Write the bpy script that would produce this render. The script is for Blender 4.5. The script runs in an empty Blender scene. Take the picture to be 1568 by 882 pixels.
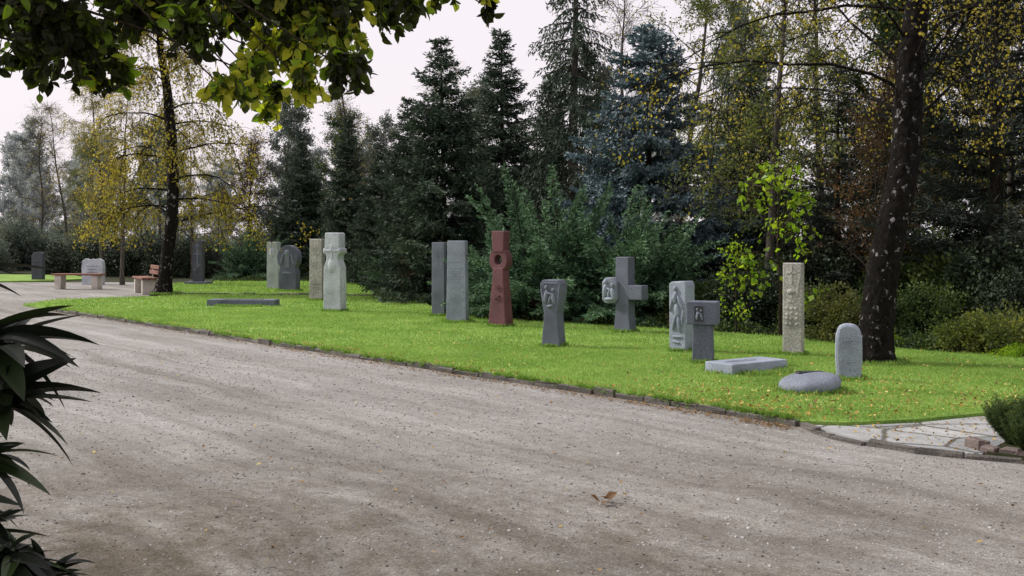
import bpy, bmesh, math, random
import numpy as np
from mathutils import Vector, Matrix
from mathutils.geometry import tessellate_polygon
R=np.random.default_rng(11)
random.seed(5)
scn=bpy.context.scene
COL=scn.collection

# ------------------------------------------------------------------ materials
def newmat(name):
    m=bpy.data.materials.new(name); m.use_nodes=True
    nt=m.node_tree; nt.nodes.clear()
    out=nt.nodes.new('ShaderNodeOutputMaterial')
    return m,nt,out
def N(nt,t,**kw):
    n=nt.nodes.new(t)
    for k,v in kw.items():
        setattr(n,k,v)
    return n
def ramp(nt,stops):
    r=nt.nodes.new('ShaderNodeValToRGB')
    e=r.color_ramp.elements
    while len(e)<len(stops): e.new(0.5)
    for i,(p,c) in enumerate(stops):
        e[i].position=p; e[i].color=(c[0],c[1],c[2],1)
    return r
def leafmat(name,stops,trans=0.35,rough=0.55,spec=0.25,tint=(1.2,1.25,0.7)):
    m,nt,out=newmat(name)
    a=N(nt,'ShaderNodeAttribute',attribute_name='rnd')
    r=ramp(nt,stops); nt.links.new(a.outputs['Fac'],r.inputs[0])
    p=N(nt,'ShaderNodeBsdfPrincipled'); p.inputs['Roughness'].default_value=rough
    p.inputs['Specular IOR Level'].default_value=spec
    nt.links.new(r.outputs[0],p.inputs['Base Color'])
    if trans>0:
        t=N(nt,'ShaderNodeBsdfTranslucent')
        mx=N(nt,'ShaderNodeMix',data_type='RGBA',blend_type='MULTIPLY'); mx.inputs[0].default_value=1
        nt.links.new(r.outputs[0],mx.inputs[6]); mx.inputs[7].default_value=(*tint,1)
        nt.links.new(mx.outputs[2],t.inputs['Color'])
        ms=N(nt,'ShaderNodeMixShader'); ms.inputs[0].default_value=trans
        nt.links.new(p.outputs[0],ms.inputs[1]); nt.links.new(t.outputs[0],ms.inputs[2])
        nt.links.new(ms.outputs[0],out.inputs[0])
    else: nt.links.new(p.outputs[0],out.inputs[0])
    return m
def stonemat(name,c,var=0.25,speck=0.3,bump=0.25,scale=90):
    m,nt,out=newmat(name)
    tc=N(nt,'ShaderNodeTexCoord')
    n1=N(nt,'ShaderNodeTexNoise'); n1.inputs['Scale'].default_value=3.5; n1.inputs['Detail'].default_value=6
    n2=N(nt,'ShaderNodeTexNoise'); n2.inputs['Scale'].default_value=scale; n2.inputs['Detail'].default_value=3
    for n in(n1,n2): nt.links.new(tc.outputs['Object'],n.inputs['Vector'])
    lo=[x*(1-var) for x in c]; hi=[min(1,x*(1+var)) for x in c]
    r1=ramp(nt,[(0.3,lo),(0.7,hi)]); nt.links.new(n1.outputs[0],r1.inputs[0])
    r2=ramp(nt,[(0.35,(1-speck,)*3),(0.62,(1+speck,)*3)]); nt.links.new(n2.outputs[0],r2.inputs[0])
    mx=N(nt,'ShaderNodeMix',data_type='RGBA',blend_type='MULTIPLY'); mx.inputs[0].default_value=1
    nt.links.new(r1.outputs[0],mx.inputs[6]); nt.links.new(r2.outputs[0],mx.inputs[7])
    p=N(nt,'ShaderNodeBsdfPrincipled'); p.inputs['Roughness'].default_value=0.75
    nt.links.new(mx.outputs[2],p.inputs['Base Color'])
    b=N(nt,'ShaderNodeBump'); b.inputs['Strength'].default_value=bump; b.inputs['Distance'].default_value=0.01
    ad=N(nt,'ShaderNodeMath',operation='ADD'); nt.links.new(n1.outputs[0],ad.inputs[0]); nt.links.new(n2.outputs[0],ad.inputs[1])
    nt.links.new(ad.outputs[0],b.inputs['Height']); nt.links.new(b.outputs[0],p.inputs['Normal'])
    nt.links.new(p.outputs[0],out.inputs[0])
    return m
def barkmat(name,dark,light,patch=None,thr=0.62,zs=0.25,scale=14):
    m,nt,out=newmat(name)
    tc=N(nt,'ShaderNodeTexCoord'); mp=N(nt,'ShaderNodeMapping'); mp.inputs['Scale'].default_value=(1,1,zs)
    nt.links.new(tc.outputs['Object'],mp.inputs[0])
    n1=N(nt,'ShaderNodeTexNoise'); n1.inputs['Scale'].default_value=scale; n1.inputs['Detail'].default_value=8; n1.inputs['Roughness'].default_value=0.7
    nt.links.new(mp.outputs[0],n1.inputs['Vector'])
    r=ramp(nt,[(0.35,dark),(0.7,light)]); nt.links.new(n1.outputs[0],r.inputs[0])
    colour=r.outputs[0]
    if patch:
        mp2=N(nt,'ShaderNodeMapping'); mp2.inputs['Scale'].default_value=(1,1,.8); nt.links.new(tc.outputs['Object'],mp2.inputs[0])
        n2=N(nt,'ShaderNodeTexNoise'); n2.inputs['Scale'].default_value=11; n2.inputs['Detail'].default_value=6; n2.inputs['Roughness'].default_value=.65; nt.links.new(mp2.outputs[0],n2.inputs['Vector'])
        r2=ramp(nt,[(thr,(0,0,0)),(thr+0.03,(1,1,1))]); nt.links.new(n2.outputs[0],r2.inputs[0])
        mx=N(nt,'ShaderNodeMix',data_type='RGBA'); nt.links.new(r2.outputs[0],mx.inputs[0]); nt.links.new(r.outputs[0],mx.inputs[6]); mx.inputs[7].default_value=(*patch,1)
        colour=mx.outputs[2]
    p=N(nt,'ShaderNodeBsdfPrincipled'); p.inputs['Roughness'].default_value=0.85; p.inputs['Specular IOR Level'].default_value=0.1
    nt.links.new(colour,p.inputs['Base Color'])
    b=N(nt,'ShaderNodeBump'); b.inputs['Strength'].default_value=1.0; b.inputs['Distance'].default_value=0.08
    nt.links.new(n1.outputs[0],b.inputs['Height']); nt.links.new(b.outputs[0],p.inputs['Normal'])
    nt.links.new(p.outputs[0],out.inputs[0])
    return m

# ------------------------------------------------------------------ numpy mesh accumulator (quads only)
def nrm(v): return v/(np.linalg.norm(v,axis=-1,keepdims=True)+1e-9)
class Acc:
    def __init__(s): s.V=[];s.F=[];s.M=[];s.A=[];s.n=0
    def add(s,V,F,mat,rnd):
        V=np.asarray(V,float).reshape(-1,3);F=np.asarray(F,int).reshape(-1,4)
        s.V.append(V);s.F.append(F+s.n);s.n+=len(V)
        s.M.append(np.full(len(F),mat,int)); s.A.append(np.broadcast_to(np.asarray(rnd,float),(len(F),)).copy())
    def leaves(s,pos,d,L,W,mat,rnd,rg=R):
        n=len(pos)
        if n==0:return
        d=nrm(d); side=nrm(np.cross(d,rg.normal(size=(n,3))))
        L=np.broadcast_to(L,(n,))[:,None];W=np.broadcast_to(W,(n,))[:,None]
        up=np.cross(side,d)
        V=np.stack([pos,pos+d*L*.45+side*W*.5+up*W*.12,pos+d*L,pos+d*L*.45-side*W*.5+up*W*.12],1)
        F=np.arange(n*4).reshape(n,4); s.add(V,F,mat,rnd)
    def blades(s,pos,d,up,L,W,bend,mat,rnd,fold=.25,pw=.8,k=5):
        n=len(pos); d=nrm(d); side=nrm(np.cross(d,up)); u=np.cross(side,d)
        t=np.linspace(0,1,k+1); w=np.abs(np.sin(np.pi*np.clip(t,0,1)**pw))**.8; w[0]=.12;w[-1]=.0
        L=np.broadcast_to(L,(n,));W=np.broadcast_to(W,(n,));bend=np.broadcast_to(bend,(n,))
        c=pos[:,None]+d[:,None]*(L[:,None]*t)[...,None]-u[:,None]*(L[:,None]*bend[:,None]*t**2)[...,None]
        e=side[:,None]*(W[:,None]*.5*w)[...,None]; f=u[:,None]*(W[:,None]*.5*w*fold)[...,None]
        V=np.stack([c-e+f,c,c+e+f],2).reshape(n,-1,3)
        q=[]
        for i in range(k):
            a=i*3;b=a+3
            q+= [[a,a+1,b+1,b],[a+1,a+2,b+2,b+1]]
        q=np.array(q); F=(q[None]+(np.arange(n)*(k+1)*3)[:,None,None]).reshape(-1,4)
        s.add(V,F,mat,np.repeat(np.broadcast_to(rnd,(n,)),len(q)))
    def segs(s,p0,p1,r0,r1,mat,k=4):
        p0=np.array(p0);p1=np.array(p1);n=len(p0)
        if n==0:return
        d=nrm(p1-p0);a=np.where(np.abs(d[:,2:3])>.9,np.array([[1.,0,0]]),np.array([[0,0,1.]]))
        u=nrm(np.cross(d,a));v=np.cross(d,u)
        th=np.arange(k)*2*np.pi/k
        ring=u[:,None]*np.cos(th)[None,:,None]+v[:,None]*np.sin(th)[None,:,None]
        A=p0[:,None]+ring*np.array(r0)[:,None,None];B=p1[:,None]+ring*np.array(r1)[:,None,None]
        V=np.concatenate([A,B],1)
        q=np.array([[i,(i+1)%k,(i+1)%k+k,i+k] for i in range(k)])
        s.add(V,(q[None]+(np.arange(n)*2*k)[:,None,None]),mat,.5)
    def tube(s,P,r,mat,k=14,rough=0.0,flare=None):
        P=np.array(P,float);n=len(P);T=nrm(np.gradient(P,axis=0))
        u=nrm(np.cross(T,np.array([0.03,1,0.0])));v=np.cross(T,u)
        th=np.arange(k)*2*np.pi/k
        rr=np.array(r)[:,None]*(1+rough*R.normal(size=(n,k)))
        V=P[:,None]+u[:,None]*(np.cos(th)*rr)[...,None]+v[:,None]*(np.sin(th)*rr)[...,None]
        F=[[i*k+j,i*k+(j+1)%k,(i+1)*k+(j+1)%k,(i+1)*k+j] for i in range(n-1) for j in range(k)]
        s.add(V,F,mat,.5)
    def mesh(s,name,mats):
        V=np.concatenate(s.V);F=np.concatenate(s.F);M=np.concatenate(s.M);A=np.concatenate(s.A)
        me=bpy.data.meshes.new(name)
        me.vertices.add(len(V));me.vertices.foreach_set('co',V.ravel())
        me.loops.add(F.size);me.loops.foreach_set('vertex_index',F.ravel().astype(np.int32))
        me.polygons.add(len(F));me.polygons.foreach_set('loop_start',np.arange(0,F.size,4,dtype=np.int32))
        me.polygons.foreach_set('loop_total',np.full(len(F),4,dtype=np.int32))
        me.polygons.foreach_set('material_index',M.astype(np.int32))
        for m in mats: me.materials.append(m)
        at=me.attributes.new('rnd','FLOAT','FACE');at.data.foreach_set('value',A.astype(np.float32))
        me.update(calc_edges=True)
        me.polygons.foreach_set('use_smooth',(M==0))
        return me
def place(name,me,loc,rot=0,sc=1,parent=None):
    o=bpy.data.objects.new(name,me);COL.objects.link(o);o.location=loc;o.rotation_euler=(0,0,rot)
    o.scale=(sc,sc,sc) if not hasattr(sc,'__len__') else sc
    if parent:o.parent=parent
    return o
def empty(name,loc=(0,0,0),rot=0):
    e=bpy.data.objects.new(name,None);COL.objects.link(e);e.location=loc;e.rotation_euler=(0,0,rot);e.empty_display_size=.2;return e

# ------------------------------------------------------------------ plant generators
def path(rg,p,d,L,n,wander,grav):
    P=[np.array(p,float)];d=np.array(d,float);d/=np.linalg.norm(d);st=L/n
    for i in range(n):
        d=d+rg.normal(size=3)*wander;d[2]+=grav;d/=np.linalg.norm(d)
        P.append(P[-1]+d*st)
    return np.array(P)
def decid(name,mats,seed,H,r0,z0=.25,limb=2.5,nl=22,ns=7,nt=5,leaf_n=14,LL=.06,LW=.045,droop=-.05,up=.6,trunk=None,tr=None,jit=.06,twl=.6,k=10,topk=.35,zmin=0,rmax=.2):
    rg=np.random.default_rng(seed);a=Acc()
    if trunk is None:
        trunk=path(rg,(0,0,-.1),(0,0,1),H,14,.05,.06);tr=r0*(1-np.linspace(0,1,15)**1.1*.9)
        tr[0]*=1.35
    trunk=np.array(trunk)
    a.tube(trunk,tr,0,k,.05 if k>12 else .03)
    S0=[];S1=[];Ra=[];Rb=[];LP=[];LD=[];LR=[]
    def rec(P,ra,rb):
        r=np.linspace(ra,rb,len(P))
        S0.extend(P[:-1]);S1.extend(P[1:]);Ra.extend(r[:-1]);Rb.extend(r[1:])
    for i in range(nl):
        t=z0+(1-z0)*(i+rg.random())/nl; f=t*(len(trunk)-1);j=min(int(f),len(trunk)-2);p=trunk[j]+(trunk[j+1]-trunk[j])*(f-j)
        az=i*2.4+rg.normal()*.4; tt=(t-z0)/(1-z0)
        L=limb*(1-(1-topk)*tt)*rg.uniform(.7,1.2)
        d=(math.cos(az),math.sin(az),up+tt*.8+rg.normal()*.15)
        P=path(rg,p,d,L,7,.12,droop*.5); rl=min(rmax,max(.012,tr[j]*.38));rec(P,rl,rl*.25)
        for s in range(ns):
            f=rg.uniform(.2,1)*6.9;q=int(f);ps=P[q]+(P[q+1]-P[q])*(f-q);dd=P[q+1]-P[q];dd=dd/np.linalg.norm(dd)+rg.normal(size=3)*.6
            P2=path(rg,ps,dd,L*.45*rg.uniform(.5,1.2),4,.15,droop);rec(P2,max(rl*.3,.006),.004)
            cl=rg.random()
            for w in range(nt):
                f=rg.uniform(.15,1)*3.9;q=int(f);pw=P2[q]+(P2[q+1]-P2[q])*(f-q);dd=P2[q+1]-P2[q];dd=dd/np.linalg.norm(dd)+rg.normal(size=3)*.7
                P3=path(rg,pw,dd,twl*rg.uniform(.5,1.2),4,.15,droop*2.2);rec(P3,.005,.0025)
                n=rg.poisson(leaf_n)
                ff=rg.uniform(.1,1,n)*3.99;qq=ff.astype(int)
                pp=P3[qq]+(P3[qq+1]-P3[qq])*(ff-qq)[:,None]+rg.normal(size=(n,3))*jit
                LP.append(pp);LD.append(rg.normal(size=(n,3))+np.array([0,0,-.6]));LR.append(np.clip(cl*.55+rg.random(n)*.45,0,1))
    a.segs(S0,S1,Ra,Rb,0,4)
    LP=np.concatenate(LP);LD=np.concatenate(LD);LR=np.concatenate(LR)
    kk=LP[:,2]>zmin
    LP,LD,LR=LP[kk],LD[kk],LR[kk]
    sz=rg.uniform(.6,1.2,len(LP))
    a.leaves(LP,LD,LL*sz,LW*sz,1,LR,rg)
    return a.mesh(name,mats)
def frond(a,rg,P,ls,step,nL,nW,per,mat,hang,br):
    T=nrm(np.gradient(P,axis=0));S=nrm(np.cross(T,np.array([0,0,1.])))
    K=max(1,int(math.ceil(ls.max()/step)));U=np.arange(K)*step
    B0=np.broadcast_to(br,(len(P),))
    for sg in(-1,1):
        D=nrm(T*.7+S*sg*.8+rg.normal(size=T.shape)*.2+np.array([0,0,-hang]))
        msk=U[None]<ls[:,None]
        pos=P[:,None]+D[:,None]*U[None,:,None];pos[...,2]-=hang*(U[None]**2)*1.5
        Dx=np.broadcast_to(D[:,None],pos.shape)[msk];pos=pos[msk]
        B=np.repeat((B0[:,None]*.6+.4*U[None]/max(U.max(),.01))[msk],per)
        pos=np.repeat(pos,per,0);Dx=np.repeat(Dx,per,0)
        n=len(pos)
        a.leaves(pos+rg.normal(size=(n,3))*.012,Dx+rg.normal(size=(n,3))*.45,nL*rg.uniform(.7,1.3,n),nW,mat,np.clip(B*.65+rg.random(n)*.4,0,1),rg)
def spruce(name,mats,seed,H,Rb,spacing=.24,nb=6,droop=.25,upc=.22,nL=.11,nW=.028,per=3,step=.08,dens=.08,hang=.25,z0=.25,pw=.85,lsm=.42,irr=.25):
    rg=np.random.default_rng(seed);a=Acc()
    P=path(rg,(0,0,-.1),(0,0,1),H,12,.008,.1);a.tube(P,np.linspace(.045+H*.012,.008,13),0,8,.02)
    z=z0;S0=[];S1=[];Ra=[];Rbb=[]
    while z<H-.1:
        t=z/H
        n=nb if t<.85 else max(3,nb-2)
        off=rg.random()*6.28; wl=rg.uniform(1-irr,1+irr*.5)
        for i in range(n):
            L=Rb*(1-t)**pw*rg.uniform(1-irr,1.12)*wl+.08
            az=off+i*6.283/n+rg.normal()*.25; o=np.array([math.cos(az),math.sin(az),0.])
            m=max(4,int(L/dens));u=np.linspace(.12,1,m)
            dr=droop*(1-t*.9)-(.5*max(0,t-.6));zz=z+rg.normal()*.06
            side=np.array([-o[1],o[0],0])*rg.normal()*.08
            Q=o*(L*u)[:,None]+side*(L*u**2)[:,None];Q[:,2]=zz-dr*L*u+upc*L*u**2.2
            Q[:,:2]+=P[min(12,int(t*12)),:2]
            S0+= [Q[0],Q[m//2]];S1+=[Q[m//2],Q[-1]];Ra+=[.012+.008*L,.008];Rbb+=[.008,.003]
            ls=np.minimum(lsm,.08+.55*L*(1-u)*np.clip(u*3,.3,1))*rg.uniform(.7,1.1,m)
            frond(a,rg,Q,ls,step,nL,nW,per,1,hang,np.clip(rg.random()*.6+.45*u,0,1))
        z+=spacing*(1-.35*t)*rg.uniform(.8,1.2)
    a.segs(S0,S1,Ra,Rbb,0,4)
    n=30;a.leaves(np.tile(P[-1],(n,1))-np.array([0,0,1.])*rg.uniform(0,.5,n)[:,None],rg.normal(size=(n,3))*.5+np.array([0,0,1.]),nL*1.2,nW,1,rg.random(n),rg)
    return a.mesh(name,mats)
def juniper(name,mats,seed,Rr,H,nbr=95,nL=.08,nW=.026,base=.35):
    rg=np.random.default_rng(seed);a=Acc();S0=[];S1=[];Ra=[];Rb=[]
    for i in range(nbr):
        az=rg.random()*6.283;el=rg.uniform(.1,1.45)
        L=math.hypot(Rr*math.cos(el),H*math.sin(el))*rg.uniform(.6,1.15)
        d=np.array([math.cos(az)*math.cos(el),math.sin(az)*math.cos(el),math.sin(el)+.3])
        P=path(rg,(math.cos(az)*rg.uniform(0,base),math.sin(az)*rg.uniform(0,base),.05),d,L,16,.05,-.055)
        S0+=list(P[:-1]);S1+=list(P[1:]);r=np.linspace(.025,.004,17);Ra+=list(r[:-1]);Rb+=list(r[1:])
        f=np.linspace(.3,1,int(L*.7/.05))*15.99;q=f.astype(int);Q=P[q]+(P[q+1]-P[q])*(f-q)[:,None]
        u=np.linspace(0,1,len(Q))
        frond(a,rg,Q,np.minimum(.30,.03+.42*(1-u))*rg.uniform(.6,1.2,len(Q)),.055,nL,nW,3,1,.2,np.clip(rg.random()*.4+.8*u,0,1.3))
    a.segs(S0,S1,Ra,Rb,0,4)
    return a.mesh(name,mats)
def bush(name,mats,seed,Rx,H,n=14000,LL=.06,LW=.04,ncl=45,upw=.0,cr=.28):
    rg=np.random.default_rng(seed);a=Acc()
    c=rg.normal(size=(ncl,3));c=nrm(c)*rg.uniform(.35,1,(ncl,1));c[:,2]=np.abs(c[:,2])
    C=c*np.array([Rx,Rx,H])*.82+np.array([0,0,H*.08]);cr_=rg.uniform(.6,1.3,ncl)*cr*min(Rx,H)
    idx=rg.integers(0,ncl,n);dirs=nrm(rg.normal(size=(n,3)));rr=rg.uniform(.3,1,n)**.5
    pos=C[idx]+dirs*(cr_[idx]*rr)[:,None]*rg.uniform(.8,1.3,(n,1));pos[:,2]=np.maximum(pos[:,2],.03)
    clr=rg.random(ncl)
    sz=rg.uniform(.6,1.25,n)
    a.leaves(pos,dirs*.7+rg.normal(size=(n,3))*.6+np.array([0,0,upw]),LL*sz,LW*sz,1,np.clip(clr[idx]*.5+rg.random(n)*.5,0,1),rg)
    S0=[];S1=[];Ra=[];Rb=[]
    for i in range(ncl):
        p0=np.array([rg.normal()*.08,rg.normal()*.08,0]);e=C[i]
        for j in range(4):
            p=np.array([p0*(1-t)+e*t+np.array([0,0,.15*H*math.sin(t*3.14)]) for t in(j/4,(j+1)/4)])
            S0.append(p[0]);S1.append(p[1]);Ra.append(.02-.004*j);Rb.append(.016-.004*j)
    a.segs(S0,S1,Ra,Rb,0,4)
    return a.mesh(name,mats)

# ------------------------------------------------------------------ material instances
bark=barkmat('bark_brown',(.02,.016,.012),(.09,.07,.05))
bark_g=barkmat('bark_grey',(.05,.045,.04),(.16,.14,.12))
bark_b=barkmat('bark_birch',(.004,.0035,.003),(.026,.021,.018),(.28,.27,.27),.60,.5,20)
bark_h=barkmat('bark_haze_tint',(.16,.16,.17),(.26,.26,.26))  # pale bark for far trees, aerial haze painted into the colour
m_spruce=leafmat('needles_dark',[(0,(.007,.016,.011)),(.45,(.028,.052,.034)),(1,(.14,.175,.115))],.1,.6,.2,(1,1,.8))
m_blue=leafmat('needles_blue',[(0,(.016,.028,.032)),(.4,(.085,.13,.145)),(1,(.30,.39,.43))],0,.6,.2)
m_pine=leafmat('needles_pine',[(0,(.006,.012,.010)),(.5,(.020,.031,.025)),(1,(.065,.072,.055))],0,.6,.2)
m_jun=leafmat('needles_juniper',[(0,(.005,.016,.010)),(.4,(.04,.095,.052)),(1,(.26,.42,.23))],.15,.6,.2,(1,1,.7))
m_green=leafmat('leaves_green',[(0,(.014,.030,.012)),(.5,(.042,.075,.024)),(1,(.14,.18,.05))],.35)
m_olive=leafmat('leaves_olive',[(0,(.03,.04,.015)),(.55,(.10,.11,.035)),(1,(.24,.21,.06))],.4)
m_yellow=leafmat('leaves_birch_yellow',[(0,(.10,.11,.025)),(.4,(.26,.22,.04)),(1,(.52,.40,.07))],.5)
m_ygreen=leafmat('leaves_birch_green',[(0,(.04,.065,.02)),(.5,(.12,.15,.04)),(.85,(.26,.27,.06)),(1,(.45,.36,.06))],.45)
m_brown=leafmat('leaves_russet',[(0,(.03,.025,.018)),(.6,(.12,.07,.035)),(1,(.26,.14,.05))],.4)
m_lime=leafmat('leaves_lime',[(0,(.10,.20,.015)),(.5,(.22,.36,.03)),(1,(.40,.48,.05))],.6,.4,.3,(1.3,1.3,.6))
m_dark=leafmat('leaves_evergreen',[(0,(.008,.016,.008)),(.6,(.022,.038,.018)),(1,(.06,.08,.035))],.0)
m_haze=leafmat('leaves_haze_tint',[(0,(.28,.32,.34)),(.5,(.38,.42,.42)),(1,(.50,.50,.43))],.45,tint=(1,1,.97))  # aerial haze painted in: far leaves made paler and bluer, no volume
m_haze2=leafmat('leaves_mid_haze_tint',[(0,(.05,.075,.07)),(.5,(.11,.145,.12)),(1,(.22,.23,.15))],.35,tint=(1,1,.85))  # weaker painted haze, leaf colour paled for middle-distance trees and shrubs
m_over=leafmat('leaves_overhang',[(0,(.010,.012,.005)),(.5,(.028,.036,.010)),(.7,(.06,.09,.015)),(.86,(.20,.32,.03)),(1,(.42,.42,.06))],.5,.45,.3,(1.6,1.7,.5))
m_fore=leafmat('leaves_foreground',[(0,(.006,.009,.006)),(.7,(.012,.018,.010)),(1,(.03,.05,.015))],.12,.4,.35)
m_grass=leafmat('grass_blades',[(0,(.12,.22,.045)),(.5,(.25,.385,.09)),(1,(.45,.56,.20))],.4,.6,.15,(1.0,1.12,.65))
m_fall=leafmat('fallen_leaves',[(0,(.10,.05,.025)),(.4,(.26,.14,.04)),(.75,(.48,.32,.08)),(1,(.62,.54,.2))],.2)

# ------------------------------------------------------------------ ground
def sheetmesh(name,poly,z,mat,skirt=0):
    bm=bmesh.new();vs=[bm.verts.new((x,y,z)) for x,y in poly]
    for t in tessellate_polygon([[Vector((x,y,0)) for x,y in poly]]):
        bm.faces.new([vs[i] for i in t])
    bmesh.ops.recalc_face_normals(bm,faces=bm.faces)
    if bm.faces[:] and bm.faces[:][0].normal.z<0: bmesh.ops.reverse_faces(bm,faces=bm.faces)
    if skirt:
        lo=[bm.verts.new((x,y,z-skirt)) for x,y in poly]
        for i in range(len(poly)):
            j=(i+1)%len(poly);bm.faces.new([vs[i],vs[j],lo[j],lo[i]])
    me=bpy.data.meshes.new(name);bm.to_mesh(me);bm.free();me.materials.append(mat)
    o=bpy.data.objects.new(name,me);COL.objects.link(o);return o
def noisemat(name,cols,scale,detail=6,bump=.3,bdist=.02,fine=None,rough=.9):
    m,nt,out=newmat(name);tc=N(nt,'ShaderNodeTexCoord')
    n=N(nt,'ShaderNodeTexNoise');n.inputs['Scale'].default_value=scale;n.inputs['Detail'].default_value=detail
    nt.links.new(tc.outputs['Object'],n.inputs['Vector'])
    r=ramp(nt,cols);nt.links.new(n.outputs[0],r.inputs[0])
    n2=N(nt,'ShaderNodeTexNoise');n2.inputs['Scale'].default_value=fine or scale*20;n2.inputs['Detail'].default_value=4
    nt.links.new(tc.outputs['Object'],n2.inputs['Vector'])
    r2=ramp(nt,[(.3,(.6,.6,.6)),(.7,(1.3,1.3,1.3))]);nt.links.new(n2.outputs[0],r2.inputs[0])
    mx=N(nt,'ShaderNodeMix',data_type='RGBA',blend_type='MULTIPLY');mx.inputs[0].default_value=1
    nt.links.new(r.outputs[0],mx.inputs[6]);nt.links.new(r2.outputs[0],mx.inputs[7])
    p=N(nt,'ShaderNodeBsdfPrincipled');p.inputs['Roughness'].default_value=rough;p.inputs['Specular IOR Level'].default_value=.15
    nt.links.new(mx.outputs[2],p.inputs['Base Color'])
    b=N(nt,'ShaderNodeBump');b.inputs['Strength'].default_value=bump;b.inputs['Distance'].default_value=bdist
    nt.links.new(n2.outputs[0],b.inputs['Height']);nt.links.new(b.outputs[0],p.inputs['Normal'])
    nt.links.new(p.outputs[0],out.inputs[0]);return m
m_soil=noisemat('forest_floor',[(.3,(.02,.022,.012)),(.55,(.04,.045,.02)),(.75,(.075,.055,.03))],.8)
m_lawn=noisemat('lawn',[(.3,(.12,.22,.04)),(.5,(.21,.34,.07)),(.7,(.31,.43,.12))],1.2,fine=60)
# gravel with drag marks along the road
def gravelmat():
    m,nt,out=newmat('gravel');tc=N(nt,'ShaderNodeTexCoord')
    ang=math.atan2(-14.7,12.3)
    wn=N(nt,'ShaderNodeTexNoise');wn.inputs['Scale'].default_value=.35;wn.inputs['Detail'].default_value=3
    nt.links.new(tc.outputs['Object'],wn.inputs['Vector'])
    wv=N(nt,'ShaderNodeVectorMath',operation='MULTIPLY_ADD');wv.inputs[1].default_value=(1.2,1.2,0)
    nt.links.new(wn.outputs['Color'],wv.inputs[0]);nt.links.new(tc.outputs['Object'],wv.inputs[2])
    def nz(sc,det,rot=None,scl=(1,1,1),rough=.6,warp=False):
        mp=N(nt,'ShaderNodeMapping');mp.inputs['Rotation'].default_value=(0,0,rot or 0)
        nt.links.new((wv.outputs[0] if warp else tc.outputs['Object']),mp.inputs[0])
        mq=N(nt,'ShaderNodeMapping');mq.inputs['Scale'].default_value=scl
        nt.links.new(mp.outputs[0],mq.inputs[0])
        n=N(nt,'ShaderNodeTexNoise');n.inputs['Scale'].default_value=sc;n.inputs['Detail'].default_value=det;n.inputs['Roughness'].default_value=rough
        nt.links.new(mq.outputs[0],n.inputs['Vector']);return n
    big=nz(.4,7);streak=nz(.9,7,-ang,(.14,1.3,1),.7,True);rut=nz(3.2,4,-ang,(.05,1.3,1),.6,True);fine=nz(80,4,rough=.85);mid=nz(10,6,rough=.8)
    r=ramp(nt,[(.3,(.29,.284,.275)),(.5,(.36,.353,.345)),(.7,(.42,.415,.41))]);nt.links.new(big.outputs[0],r.inputs[0])
    def mul(a,n,lo,hi,p0=.3,p1=.7):
        rr=ramp(nt,[(p0,lo),(p1,hi)]);nt.links.new(n.outputs[0],rr.inputs[0])
        mx=N(nt,'ShaderNodeMix',data_type='RGBA',blend_type='MULTIPLY');mx.inputs[0].default_value=1
        nt.links.new(a,mx.inputs[6]);nt.links.new(rr.outputs[0],mx.inputs[7]);return mx.outputs[2]
    c=mul(r.outputs[0],streak,(.78,.76,.73),(1.08,1.08,1.08),.36,.62)
    c=mul(c,rut,(.84,.83,.82),(1.07,1.07,1.07),.38,.6)
    c=mul(c,mid,(.76,.75,.73),(1.16,1.16,1.16))
    c=mul(c,fine,(.42,.41,.39),(1.45,1.45,1.45),.32,.68)
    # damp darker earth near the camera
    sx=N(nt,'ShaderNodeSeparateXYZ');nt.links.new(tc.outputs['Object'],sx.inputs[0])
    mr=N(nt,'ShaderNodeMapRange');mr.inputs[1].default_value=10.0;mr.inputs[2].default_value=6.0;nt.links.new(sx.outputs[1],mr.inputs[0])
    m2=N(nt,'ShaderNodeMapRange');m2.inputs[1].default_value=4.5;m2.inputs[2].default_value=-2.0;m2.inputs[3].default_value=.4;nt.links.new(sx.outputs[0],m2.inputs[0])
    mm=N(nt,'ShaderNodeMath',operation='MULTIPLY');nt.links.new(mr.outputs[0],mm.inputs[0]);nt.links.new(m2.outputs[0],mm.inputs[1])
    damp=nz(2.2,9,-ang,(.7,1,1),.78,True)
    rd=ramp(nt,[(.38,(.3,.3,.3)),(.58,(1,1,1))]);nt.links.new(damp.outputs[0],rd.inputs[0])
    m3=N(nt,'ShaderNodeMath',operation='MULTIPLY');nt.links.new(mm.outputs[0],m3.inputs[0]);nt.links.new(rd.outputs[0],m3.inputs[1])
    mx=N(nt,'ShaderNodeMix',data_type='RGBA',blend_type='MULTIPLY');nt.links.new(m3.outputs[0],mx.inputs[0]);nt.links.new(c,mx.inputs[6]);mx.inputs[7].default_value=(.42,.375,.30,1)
    p=N(nt,'ShaderNodeBsdfPrincipled');p.inputs['Roughness'].default_value=.92;p.inputs['Specular IOR Level'].default_value=.15
    nt.links.new(mx.outputs[2],p.inputs['Base Color'])
    ad=N(nt,'ShaderNodeMath',operation='MULTIPLY_ADD');nt.links.new(mid.outputs[0],ad.inputs[0]);ad.inputs[1].default_value=1.5;nt.links.new(fine.outputs[0],ad.inputs[2])
    b=N(nt,'ShaderNodeBump');b.inputs['Strength'].default_value=.5;b.inputs['Distance'].default_value=.025
    nt.links.new(ad.outputs[0],b.inputs['Height']);nt.links.new(b.outputs[0],p.inputs['Normal'])
    nt.links.new(p.outputs[0],out.inputs[0]);return m
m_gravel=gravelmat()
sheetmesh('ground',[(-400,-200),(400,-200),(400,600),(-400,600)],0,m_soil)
sheetmesh('gravel_road',[(-45,-12),(12,-12),(12,8.0),(3.4,11),(-1,17),(-7,30.5),(-9,36),(-12,38.5),(-20,38.5),(-45,38)],.004,m_gravel)
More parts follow.
